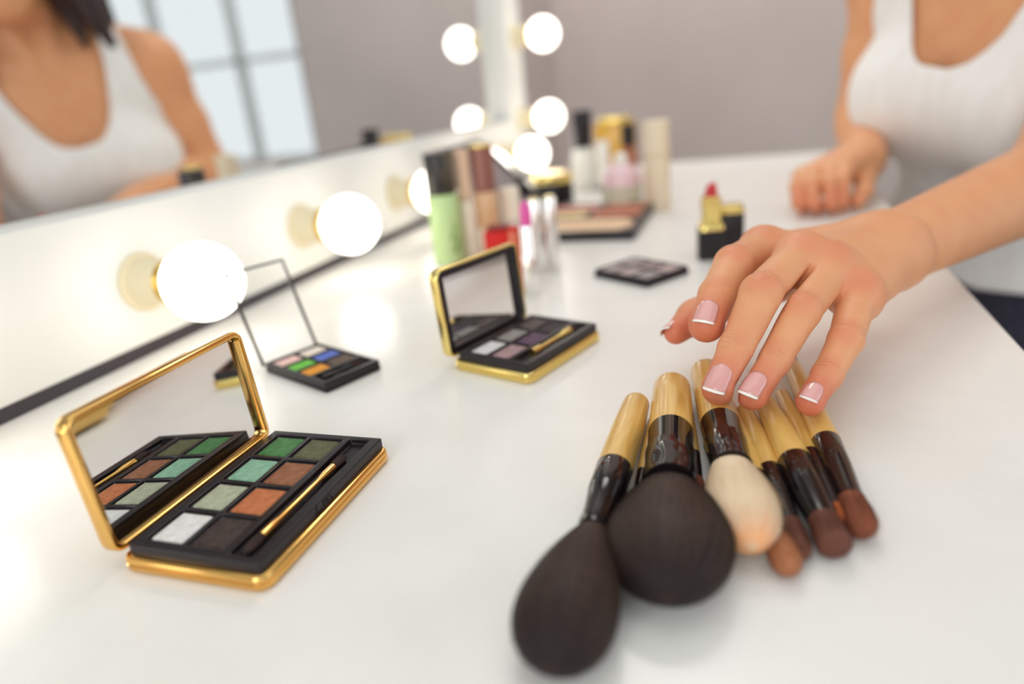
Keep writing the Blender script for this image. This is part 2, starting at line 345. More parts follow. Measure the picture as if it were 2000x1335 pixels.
def compact(name, label, cat, loc, rot, L, W, th, Hl, base_mt, tray_mt, pans, trough=None, base_t=.0058, tray_t=.0102, lid='mirror', lid_mt=None, lid_t=.0062, glass='mirror', rec=.0034, liner=0, r=.005, rim=.0026, hinge_mt=None, inset=.0022, gap=.004, group=None):
    root = empty(name, (loc[0], loc[1], 0), -math.radians(rot), label, cat, group)
    t = base_t
    obj('base', loft(B(), W/2, L/2, W, L, r, [(.0012, 0), (.0003, .0005), (0, .0012), (0, t*.46), (.0006, t*.52), (.0006, t*.58), (0, t*.64), (0, t-.0012), (.0004, t-.0004), (.0012, t)]), base_mt, root, .9)
    x0, x1, y0, y1 = gap, W-inset, inset, L-inset
    cells = [c[0] for c in pans] + ([trough] if trough else [])
    if tray_t > t: tr = tray(root, x0, x1, y0, y1, t-.001, tray_t, cells, tray_mt, min(.0024, tray_t-t+.0008))
    zf = tray_t-min(.0024, tray_t-t+.0008)
    for c, colr, nm in pans:
        pan(root, x0+(x1-x0)*c[0]+.0002, x0+(x1-x0)*c[1]-.0002, y0+(y1-y0)*c[2]+.0002, y0+(y1-y0)*c[3]-.0002, zf, colr, nm, .022 if nm == 'beige highlighter' else .0012)
    if lid:
        LM = lid_matrix(math.radians(th), t)
        lm = lid_mt or base_mt; tl = lid_t
        if lid == 'mirror':
            li = obj('lid', loft(B(), Hl/2, L/2, Hl, L, r, [(.0014, -tl), (.0004, -tl+.0005), (0, -tl+.0014), (0, -.0012), (.0003, -.0004), (.001, 0), (rim-.0006, 0), (rim, -.0005), (rim, -rec-.0008)]), lm, root, .9, matrix=LM)
            obj('mirror', loft(B(), Hl/2, L/2, Hl-2*rim-.0004, L-2*rim-.0004, r-.002, [(0, -rec-.0007), (0, -rec)]), M[glass], li, .1)
            if liner: obj('liner', loft(B(), Hl/2, L/2, Hl, L, r, [(rim-.0002, -rec-.0006), (rim-.0002, -.0004), (rim+liner, -.0004), (rim+liner+.0003, -rec-.0006)], caps=(0, 0)), M['black'], li, .5, label='black inner rim of the lid')
        else:
            bm = B()
            w2 = .0013
            for (cx, cy, sx, sy) in ((w2/2, L/2, w2, L), (Hl-w2/2, L/2, w2, L), (Hl/2, w2/2, Hl-2*w2, w2), (Hl/2, L-w2/2, Hl-2*w2, w2)): box(bm, (cx, cy, -.0011), (sx, sy, .0022), .0002)
            li = obj('lid', bm, lm, root, .6, matrix=LM)
            bm = B(); box(bm, (Hl/2, L/2, -.0011), (Hl-2*w2, L-2*w2, .0008)); obj('clear_window', bm, M['clear'], li, label='clear plastic window of the lid')
    hm = hinge_mt or base_mt
    if lid: obj('hinge', lathe(B(), [(0, 0), (.0016, 0), (.0016, L*.7), (0, L*.7)], 16, T(-.0002, L*.15, t-.0006) @ ZY), hm, root)
    return root, (x0, x1, y0, y1, zf)
def applicator(label, p0, p1, z, r=.0016, mt='gold', tips=(1, 1)):
    p0, p1 = Vector((*p0, z)), Vector((*p1, z)); L = (p1-p0).length
    root = empty('sponge_applicator', p0, 0, label, 'makeup applicator'); root.rotation_euler = (p1-p0).to_track_quat('Y', 'Z').to_euler()
    a = .009 if tips[0] else 0; c = .009 if tips[1] else 0
    obj('rod', lathe(B(), [(0, a), (r*1.3, a), (r*1.25, a+.006), (r*.8, a+.010), (r*.8, L-c-.010), (r*1.25, L-c-.006), (r*1.3, L-c), (0, L-c)], 20, ZY), M[mt], root)
    for k, on in enumerate(tips):
        if on:
            pr = [(0, 0), (r*.9, .0006), (r*1.7, .003), (r*1.75, .006), (r*1.2, .0092), (0, .0095)]
            mx = ZY if k == 0 else T(0, L, 0) @ Matrix.Rotation(PI, 4, 'Z') @ ZY
            obj('sponge_tip', lathe(B(), pr, 20, mx, 1, .8), M['sponge'], root)
    return root
def loc2w(loc, rot, u, v):
    a = math.radians(rot); return (loc[0]+u*math.cos(a)+v*math.sin(a), loc[1]-u*math.sin(a)+v*math.cos(a))

rows4 = [(.045, .262), (.282, .497), (.517, .73), (.75, .958)]
c1, c2 = (.075, .365), (.395, .69)
gp = []
for k, (ca, na, cb, nb) in enumerate([((232, 230, 226), 'white', (66, 52, 48), 'black brown'), ((178, 182, 156), 'pale sage', (196, 116, 72), 'copper orange'), ((140, 184, 156), 'mint', (150, 96, 66), 'brown'), ((74, 126, 72), 'dark green', (92, 92, 62), 'olive')]):
    gp.append(((c1[0], c1[1], *rows4[k]), ca, na)); gp.append(((c2[0], c2[1], *rows4[k]), cb, nb))
GL, GR = (-.1992, .1339), -.95
_, bx = compact('eyeshadow_palette', 'gold palette with green, brown and white eyeshadows, lid open, nearest the viewer', 'makeup palette', GL, GR, .0855, .0590, 86.4, .0512, M['gold'], M['black'], gp, (.745, .915, .03, .97))
em = B()
for (y0, z0, y1, z1) in ((.0330, .0066, .0345, .0094), (.0345, .0066, .0372, .0066), (.0385, .0068, .0385, .0090), (.0385, .0090, .0412, .0090), (.0412, .0090, .0412, .0068), (.0385, .0078, .0412, .0078), (.0425, .0094, .0442, .0064)):
    d_ = Vector((0, y1-y0, z1-z0)); box(em, (0, 0, 0), (.0004, d_.length+.0003, .00032), 0, T(bx[1]+.0001, (y0+y1)/2, (z0+z1)/2) @ Matrix.Rotation(math.atan2(z1-z0, y1-y0), 4, 'X'))
obj('emblem', em, M['black_gloss'], _, label='engraved dark emblem')
uu = bx[0]+(bx[1]-bx[0])*.83
applicator('gold double-ended sponge applicator lying in the green eyeshadow palette', loc2w(GL, GR, uu, .0065), loc2w(GL, GR, uu, .0690), bx[4]+.0016, .0012)

pp = []
for k, (ca, na, cb, nb) in enumerate([((226, 222, 222), 'pearl white', (170, 138, 140), 'dusty mauve'), ((150, 142, 138), 'grey', (96, 70, 92), 'plum'), ((92, 78, 74), 'taupe brown', (58, 48, 50), 'charcoal')]):
    r3 = [(.05, .345), (.365, .655), (.675, .955)][k]
    pp.append(((.08, .36, *r3), ca, na)); pp.append(((.39, .67, *r3), cb, nb))
PL, PR = (-.1539, .3138), 18.2
_, bx = compact('eyeshadow_palette', 'gold palette with purple and grey eyeshadows, lid open, in the middle of the table', 'makeup palette', PL, PR, .0727, .0524, 86.0, .0495, M['gold2'], M['black'], pp, (.73, .915, .05, .95), rim=.0016, liner=.0034)
uu = bx[0]+(bx[1]-bx[0])*.82
applicator('short gold sponge applicator lying in the purple eyeshadow palette', loc2w(PL, PR, uu, .018), loc2w(PL, PR, uu, .064), bx[4]+.0020, .0017, 'gold2', (0, 1))

cp = []
for k, (ca, na, cb, nb) in enumerate([((238, 196, 188), 'light pink', (240, 226, 212), 'cream'), ((108, 190, 70), 'bright green', (86, 112, 196), 'blue'), ((226, 150, 36), 'orange', (96, 78, 66), 'dark brown')]):
    u3 = [(.03, .255), (.275, .485), (.505, .72)][k]
    cp.append(((*u3, .05, .49), ca, na)); cp.append(((*u3, .51, .95), cb, nb))
CL, CR = (-.2670, .2982), 22.2
_, bx = compact('eyeshadow_palette', 'black palette with bright green, blue and orange pans and a clear upright lid', 'makeup palette', CL, CR, .0378, .0619, 69.5, .0576, M['black'], M['black'], cp, (.76, .955, .06, .94), base_t=.0035, tray_t=.0062, lid='clear', r=.0022, gap=.002, inset=.0008)
uu = bx[0]+(bx[1]-bx[0])*.86
applicator('black sponge applicator lying in the palette of bright colours', loc2w(CL, CR, uu, .005), loc2w(CL, CR, uu, .033), bx[4]+.0016, .0012, 'black', (0, 1))

BL = (-.2240, .6239)
bp = [((.06, .95, .05, .44), (232, 196, 160), 'beige highlighter'), ((.06, .45, .48, .72), (232, 204, 150), 'soft yellow'), ((.49, .95, .48, .72), (198, 120, 92), 'terracotta'), ((.06, .5, .76, .96), (228, 160, 146), 'rose pink'), ((.54, .95, .76, .96), (214, 138, 112), 'peach')]
compact('face_palette', 'large black palette of peach and beige powders with its dark lid leaning back', 'makeup palette', BL, -.5, .1619, .1200, 44.9, .1200, M['black'], M['black'], bp, None, base_t=.006, tray_t=.0085, lid_t=.004, r=.006, rim=.0105, rec=.0015, glass='smoky', gap=.003, inset=.001)

FLc = (-.0752, .6842)
fp = [((.03+.32*i, .335+.32*i, .03+.48*j, .49+.48*j), c, n) for i in range(3) for j, (c, n) in enumerate([[((172, 156, 154), 'grey lilac'), ((186, 166, 162), 'pale mauve'), ((160, 150, 150), 'cool grey')][i], [((176, 160, 160), 'ash'), ((158, 138, 136), 'dusty brown'), ((188, 164, 162), 'pale rose')][i]])]
compact('eyeshadow_palette', 'small lidless black palette of marbled grey and mauve pans lying flat', 'makeup palette', (-.1160, .5000), 34, .0470, .0556, 0, 0, M['black'], M['black'], fp, None, base_t=.004, tray_t=.0062, lid=None, r=.0025, gap=.0012, inset=.0012)

# ------------------------------------------------------------------ bottles, tubes, lipsticks
def thing(name, label, cat, x, y, rz=0, group=None): return empty(name, (x, y, 0), rz, label, cat, group)
def cyl(r, z0, z1, bv=.0008): return [(0, z0), (r-bv, z0), (r, z0+bv), (r, z1-bv), (r-bv, z1), (0, z1)]
def lobj(name, prof, mt, root, seg=36, label=None, fx=1, fy=1): return obj(name, lathe(B(), prof, seg, None, fx, fy), mt, root, label=label)

# red lipstick and its cap
k = thing('lipstick', 'open red lipstick in a gold and black case, standing by the hand', 'lipstick', -.0320, .5560, .2)
obj('base', loft(B(), 0, 0, .0205, .0205, .0045, [(.0006, 0), (0, .0006), (0, .0222), (.0006, .0228)]), M['black'], k)
obj('collar', loft(B(), 0, 0, .0200, .0200, .0045, [(.001, .0228), (.0002, .0234), (.0006, .0262), (.0018, .0276), (.0024, .0292), (.003, .0296)]), M['gold2'], k)
obj('inner_tube', loft(B(), 0, 0, .0140, .0140, .0022, [(.0004, .0290), (0, .0295), (0, .0482), (.0006, .0488), (.0016, .0488), (.0018, .0470)]), M['gold2'], k)
M['red_wax'] = mat('red_wax', (196, 40, 44), .38, coat=.2)
bm = lathe(B(), [(0, .046), (.0046, .046), (.0047, .0515), (.0045, .0550), (.0036, .0580), (.0018, .0597), (0, .0602)], 28)
for v in bm.verts:
    if v.co.z > .05: v.co.z -= max(0, -v.co.x*.5+.001)*((v.co.z-.05)/.010)
obj('bullet', bm, M['red_wax'], k)
k = thing('lipstick_cover', 'black lipstick cap with gold top, standing behind the red lipstick', 'lipstick cap', -.0178, .5780, .2)
obj('body', loft(B(), 0, 0, .0195, .0195, .0045, [(.0005, 0), (0, .0005), (0, .0315), (.0004, .032)]), M['black'], k)
obj('top', loft(B(), 0, 0, .0192, .0192, .0045, [(.0002, .032), (0, .0326), (0, .0372), (.0008, .038)]), M['gold2'], k)

# green bottle
M['green'] = mat('pale_green_plastic', (188, 214, 146), .35, spec=.4); noise_color(M['green'], (184, 211, 142), (196, 220, 158), 30, (1, 1, .2))
M['leaf'] = mat('leaf_print', (112, 160, 70), .4)
M['bcap'] = mat('brown_black_cap', (52, 44, 40), .3); noise_color(M['bcap'], (40, 34, 34), (96, 84, 58), 55, (1, 1, .5), 2, 0, .45, .7)
k = thing('lotion_bottle', 'pale green lotion bottle with dark mottled cap and green leaf print', 'bottle', -.259, .5530)
bd = lobj('body', [(0, 0), (.0128, 0), (.0136, .0008), (.0138, .03), (.0136, .0600), (.0128, .0612), (0, .0612)], M['green'], k)
lobj('cap', [(0, .0612), (.0122, .0612), (.0126, .062), (.0126, .0945), (.0116, .096), (0, .096)], M['bcap'], k)
for q, (ang, z, s) in enumerate([(-.62, .013, 1), (-.42, .020, .9), (-.75, .025, .8), (-.55, .032, .7)]):
    bm = B(); n = 10; vs = []
    top = []
    for i in range(n+1):
        t = i/n; wv = .0022*s*math.sin(PI*t); zz = z-.004*s+.010*s*t
        for sg in (-1, 1):
            a = ang+sg*wv/.0139+(t-.5)*.12; top.append(bm.verts.new((.01395*math.cos(a), .01395*math.sin(a), zz)))
    for i in range(n):
        a, b_, c, d = top[2*i], top[2*i+1], top[2*i+3], top[2*i+2]
        bm.faces.new((a, b_, c, d))
    obj('leaf_print', bm, M['leaf'], bd, label='printed green leaf')

# tan tube and foundation bottle
M['tan'] = mat('tan_tube', (226, 190, 160), .4); M['cream'] = mat('cream_glass', (240, 226, 206), .25, coat=.3)
M['rose'] = mat('rose_brown_cap', (150, 102, 92), .25, metal=.35); M['liquid'] = mat('foundation_liquid', (216, 170, 126), .25, coat=.5)
k = thing('cosmetic_tube', 'slim tan tube standing between the green bottle and brown capped foundation', 'tube', -.2455, .5720)
lobj('body', [(0, 0), (.0070, 0), (.0076, .0008), (.0072, .052), (0, .053)], M['cream'], k); lobj('cap', cyl(.0068, .053, .096), M['tan'], k)
k = thing('foundation_bottle', 'beige foundation bottle with a rose brown cap and gold rim', 'bottle', -.2310, .5850)
lobj('body', [(0, 0), (.0100, 0), (.0108, .0008), (.0108, .024), (.0106, .0245), (0, .0245)], M['cream'], k); lobj('liquid', [(0, .0245), (.0106, .0245), (.0108, .025), (.0108, .056), (.0100, .0572), (0, .0572)], M['liquid'], k, label='tan liquid seen through the glass')
lobj('cap', cyl(.0104, .0572, .0955), M['rose'], k); lobj('rim', cyl(.0105, .0955, .0985, .0006), M['gold2'], k, label='gold rim on top')

# red nail polish, coral gloss
M['redgloss'] = mat('red_lacquer', (206, 26, 20), .4, spec=.2); M['coral'] = mat('coral_gloss', (214, 104, 76), .2, coat=.6); M['wine'] = mat('dark_red_top', (128, 34, 34), .3)
k = thing('nail_polish', 'squat red lacquer bottle standing behind the purple palette', 'nail polish', -.2065, .5450, .25)
obj('body', loft(B(), 0, 0, .0250, .0200, .003, [(.001, 0), (0, .001), (0, .0285), (.0012, .0300)]), M['redgloss'], k)
obj('cap', loft(B(), 0, 0, .0190, .0150, .003, [(.0006, .0300), (0, .0306), (0, .0330), (.0008, .0338)]), M['wine'], k)
k = thing('lip_gloss', 'coral lip gloss tube with golden edge beside the pink lipstick', 'lip gloss', -.1612, .4565)
lobj('body', cyl(.0044, .004, .047), M['coral'], k); lobj('cap', cyl(.0047, 0, .004, .0005), M['gold2'], k, label='gold foot'); lobj('top', cyl(.0040, .047, .0495, .0006), M['redgloss'], k)

# pink lipstick in silver tube, silver pair, white cap
M['pinkwax'] = mat('pink_wax', (222, 84, 160), .4, coat=.2)
k = thing('lipstick', 'bright pink lipstick in a slim silver tube next to the coral gloss', 'lipstick', -.1508, .4535)
lobj('tube', [(0, 0), (.0052, 0), (.0056, .0006), (.0056, .030), (.0050, .031), (.0050, .0500), (.0046, .0508), (0, .0508)], M['silver'], k)
lobj('bullet', [(0, .0500), (.0041, .0500), (.0041, .060), (.0036, .0640), (.0022, .0672), (0, .0682)], M['pinkwax'], k)
for x, y, lab in ((-.1635, .5140, 'left one of the twin slim silver lipstick tubes behind the purple palette'), (-.1530, .5225, 'right one of the twin slim silver lipstick tubes behind the purple palette')):
    k = thing('lipstick_tube', lab, 'lipstick', x, y, 0, 'twin silver lipstick tubes')
    lobj('tube', [(0, 0), (.0054, 0), (.0058, .0006), (.0058, .0570), (.0050, .0590), (0, .0594)], M['silver'], k)
    lobj('top_disc', [(0, .0594), (.0042, .0592), (.0040, .0600), (0, .0602)], M['gold2'], k)
k = thing('lipstick_tube', 'short wide tube with cream and silver cap in front of the dark lid', 'lipstick', -.2165, .6100)
lobj('body', cyl(.0088, 0, .026), M['silver'], k); lobj('cap', cyl(.0094, .026, .0560, .0015), M['cream'], k)

# black jar with gold lid
k = thing('cream_jar', 'wide black jar with a pale gold lid beneath the corner bulb', 'jar', -.2440, .8550)
lobj('body', [(0, 0), (.0245, 0), (.0260, .0015), (.0262, .0255), (.0250, .0270), (0, .0270)], M['black_gloss'], k, 48); lobj('lid', [(0, .0270), (.0256, .0270), (.0262, .028), (.0262, .0365), (.0250, .0385), (0, .0392)], M['gold2'], k, 48)

# back row
M['milk'] = mat('milky_glass', (246, 242, 232), .2, coat=.5); M['amber'] = mat('amber_perfume', (240, 190, 70), .12, trans=.35, ior=1.3, coat=.4); M['ivory'] = mat('ivory_tube', (236, 220, 192), .35)
M['pinkglass'] = mat('pink_glass', (238, 202, 208), .2, coat=.5); M['pale'] = mat('pale_green_glass', (232, 230, 206), .15, coat=.5, trans=.3); M['brownglass'] = mat('brown_glass', (170, 96, 56), .15, coat=.5)
k = thing('nail_polish', 'white nail polish with tall black cap near the corner bulbs', 'nail polish', -.2275, .9650)
lobj('body', [(0, 0), (.012, 0), (.0140, .002), (.0165, .015), (.0168, .040), (.0150, .053), (.009, .058), (0, .058)], M['milk'], k, 40); lobj('cap', [(0, .058), (.0115, .058), (.012, .059), (.0135, .103), (.0125, .1055), (0, .1055)], M['black'], k)
k = thing('nail_polish', 'small cream bottle with a black foot standing right of the tall black cap', 'nail polish', -.1990, .9580)
lobj('body', [(0, .0040), (.0085, .0040), (.0098, .006), (.0098, .055), (.008, .0650), (0, .0655)], M['milk'], k); lobj('foot', cyl(.0110, 0, .004, .0008), M['black'], k, label='black foot')
k = thing('perfume_bottle', 'tall flat amber perfume bottle at the back of the table', 'perfume bottle', -.2050, 1.0900, -.15)
obj('body', loft(B(), 0, 0, .0630, .0260, .006, [(.003, 0), (0, .003), (0, .076), (.004, .080)]), M['amber'], k); obj('shoulder', loft(B(), 0, 0, .0500, .0200, .006, [(.001, .080), (0, .081), (0, .086), (.002, .088)]), M['gold2'], k)
k = thing('nail_polish', 'small brown bottle with black cap before the amber perfume', 'nail polish', -.1755, 1.0300)
lobj('body', [(0, 0), (.011, 0), (.0125, .002), (.0125, .036), (.010, .044), (.006, .049), (0, .049)], M['brownglass'], k); lobj('cap', cyl(.0102, .049, .0800, .0012), M['black'], k)
k = thing('perfume_bottle', 'round pale perfume bottle with pink shoulders and white stopper', 'perfume bottle', -.1455, .8000)
lobj('body', [(0, 0), (.019, 0), (.0225, .003), (.0238, .018), (.0235, .0270), (0, .0270)], M['pale'], k, 44); lobj('shoulder', [(0, .0270), (.0235, .0270), (.0230, .034), (.0190, .043), (.0110, .0490), (.0080, .0500), (0, .0500)], M['pinkglass'], k, 44, label='pink rounded shoulder')
lobj('stopper', [(0, .0500), (.0072, .0500), (.0080, .053), (.0072, .059), (.004, .0620), (0, .0628)], M['milk'], k, label='white stopper')
k = thing('cosmetic_tube', 'tall ivory tube standing rightmost in the back row', 'tube', -.1030, .7850)
lobj('body', [(0, 0), (.0138, 0), (.0145, .001), (.0145, .058), (0, .058)], M['ivory'], k, 40); lobj('cap', cyl(.0142, .058, .0955, .0018), M['ivory'], k, 40)

# ------------------------------------------------------------------ brushes
def strands(root, mt, base, length, rad, n, wid=.00011, seed=0, over=.0025, lift=.00035, fx=1, fy=1):
    """single hairs lying over the head: one mesh, counted as one part"""
    rg = np.random.default_rng(seed); V = []; F = []
    for i in range(n):
        a = rg.uniform(0, 2*PI); t0 = rg.uniform(0, .62); t1 = min(1.0, t0+rg.uniform(.25, .5)); da = rg.normal(0, .06); fly = rg.random() < .10
        pts = []
        for k in range(5):
            t = t0+(t1-t0)*k/4; r = rad(t)+lift*(k/4)*rg.uniform(.2, 1.2)+(.0022*(k/4)**2*rg.random() if fly else 0)
            y = base+length*t+(over*rg.random()*.7*(k/4)**2 if t > .8 else 0); ak = a+da*k/4
            pts.append((r*math.cos(ak)*fx, y, r*math.sin(ak)*fy, ak))
        b0 = len(V)
        for k, (x, y, z, ak) in enumerate(pts):
            wv = wid*(1-k/4.6); V += [(x-wv*math.sin(ak), y, z+wv*math.cos(ak)), (x+wv*math.sin(ak), y, z-wv*math.cos(ak))]
            if k: F.append((b0+2*k-2, b0+2*k-1, b0+2*k+1, b0+2*k))
    me = bpy.data.meshes.new('loose_hairs'); me.from_pydata(V, [], F); me.materials.append(mt); me.shade_smooth()
    o = bpy.data.objects.new('loose_hairs', me); COL.objects.link(o); o.parent = root; o['kind'] = 'stuff'; return o
def brush(label, A, Tp, handle, ferrule, head, fur, nh, shape=.62, fx=1, fy=1, endcap=False, group=None):
    """A handle end, Tp axis end; handle/ferrule: [(distance, radius)...]; head: (start, length, base radius, max radius)"""
    A, Tp = Vector(A), Vector(Tp)
    root = empty('makeup_brush', A, 0, label, 'makeup brush', group); root.rotation_euler = (Tp-A).to_track_quat('Y', 'Z').to_euler()
    r0 = handle[0][1]; pr = [(0, handle[0][0])]+[(r0*math.sin(a), handle[0][0]+r0*.55*(1-math.cos(a))) for a in np.linspace(.25, PI/2, 7)]
    pr += [(r, d) for d, r in handle[1:]]+[(0, handle[-1][0])]
    obj('handle', lathe(B(), pr, 36, ZY), M['wood'], root)
    if endcap: obj('end_cap', lathe(B(), [(0, -.006), (r0*.7, -.0055), (r0*.98, -.003), (r0*1.02, .004), (0, .004)], 28, ZY), M['black_gloss'], root)
    pr = [(0, ferrule[0][0]-.0004), (ferrule[0][1]*.97, ferrule[0][0]-.0004)]+[(r, d) for d, r in ferrule]+[(ferrule[-1][1]*.88, ferrule[-1][0]+.0002), (0, ferrule[-1][0]-.001)]
    obj('ferrule', lathe(B(), pr, 36, ZY), M['black_gloss'], root)
    s, ln, rb, rm = head
    def rad(t):
        if t < shape: q = t/shape; return rb+(rm-rb)*(1-(1-q)**1.55)
        q = (t-shape)/(1-shape); return rm*max(0, 1-q**2.3)**.5
    ts = list(np.linspace(0, .97, 20))+[.985, .995, 1]
    bm = lathe(B(), [(0, s-.002), (rb*.9, s-.002)]+[(max(rad(t), 1e-5) if t < 1 else 0, s+ln*t) for t in ts], 44, ZY, fx, fy)
    bt = obj('bristles', bm, M[fur], root, 2)
    strands(bt, STR.get(fur) or M[fur], s, ln, rad, nh, seed=int(abs(A.x)*1e5), fx=fx, fy=fy, wid=.00007 if rm > .008 else .00005)
    return root
G_ = 'brushes fanned out on the table'
brush('dark powder brush lying leftmost, head nearest the viewer', (-.0464, .2720, .0070), (-.0436, .1185, .0108), [(0, .0058), (.025, .0064), (.0600, .0067)], [(.0600, .0067), (.076, .0064), (.0772, .0061), (.091, .0051), (.0955, .0054), (.0985, .0050)], (.0975, .0560, .0048, .0138), 'fur_black', 2600, .66, 1, .85, group=G_)
brush('broad dark powder brush with the fattest rounded head', (-.0330, .2875, .0086), (-.0190, .1470, .0112), [(0, .0082), (.02, .0085), (.0480, .0086)], [(.0480, .0087), (.064, .0084), (.0652, .0092), (.078, .0088), (.083, .0086), (.0855, .0090)], (.0845, .0560, .0084, .0190), 'fur_black', 3600, .54, 1, .64, group=G_)
brush('brush with a pale peach fluffy rounded head', (-.0198, .3085, .0078), (.0022, .1750, .0096), [(0, .0072), (.025, .0075), (.0575, .0077)], [(.0575, .0078), (.072, .0075), (.0732, .0080), (.088, .0072), (.091, .0075)], (.0900, .0450, .0070, .0114), 'fur_white', 6000, .52, 1, .78, group=G_)
brush('thin brush with round light brown tip resting nearest after the fluffy heads', (-.0087, .2810, .0042), (.0122, .1730, .0049), [(0, .0030), (.03, .0040), (.060, .0038)], [(.060, .0039), (.075, .0036), (.092, .0031), (.0945, .0033)], (.0940, .0165, .0031, .0047), 'fur_tan', 900, .6, group=G_)
brush('thin brush with narrow dark brown head, fifth from the left', (-.0018, .2765, .0044), (.0166, .1805, .0042), [(0, .0034), (.025, .0042), (.050, .0041)], [(.050, .0042), (.065, .0039), (.080, .0030)], (.079, .0190, .0030, .0037), 'fur_dkbrown', 700, .45, 1, .8, group=G_)
brush('medium brush with flat topped dark brown head between two thinner brushes', (.0062, .2810, .0062), (.0254, .1850, .0058), [(0, .0040), (.025, .0053), (.051, .0062)], [(.051, .0063), (.068, .0058), (.085, .0047)], (.0845, .0138, .0046, .0052), 'fur_dkbrown', 1100, .82, group=G_)
brush('slim brush with a small orange head partly hidden by brown heads', (.0135, .2950, .0038), (.0290, .1970, .0042), [(0, .0028), (.03, .0036), (.054, .0035)], [(.054, .0036), (.07, .0033), (.089, .0028)], (.0885, .0105, .0028, .0033), 'fur_orange', 600, .6, group=G_)
brush('brush lying rightmost with a short rounded brown head', (.0186, .3280, .0052), (.0340, .1945, .0056), [(0, .0036), (.035, .0045), (.080, .0054)], [(.080, .0055), (.098, .0051), (.116, .0043), (.118, .0045)], (.1175, .0170, .0043, .0050), 'fur_brown', 1200, .68, endcap=True, group=G_)
brush('thin brush wedged between the two dark powder brushes', (-.0388, .2640, .0024), (-.0352, .1900, .0024), [(0, .0018), (.02, .0022), (.042, .0021)], [(.042, .0022), (.052, .0021), (.060, .0018)], (.0595, .0140, .0018, .0021), 'fur_brown', 300, .6, group=G_)
brush('thin brush with small brown tip wedged beside the pale fluffy brush', (-.0262, .2850, .0026), (-.0150, .2080, .0028), [(0, .0018), (.03, .0022), (.048, .0022)], [(.048, .0023), (.058, .0021), (.066, .0019)], (.0655, .0120, .0019, .0024), 'fur_brown', 300, .6, group=G_)

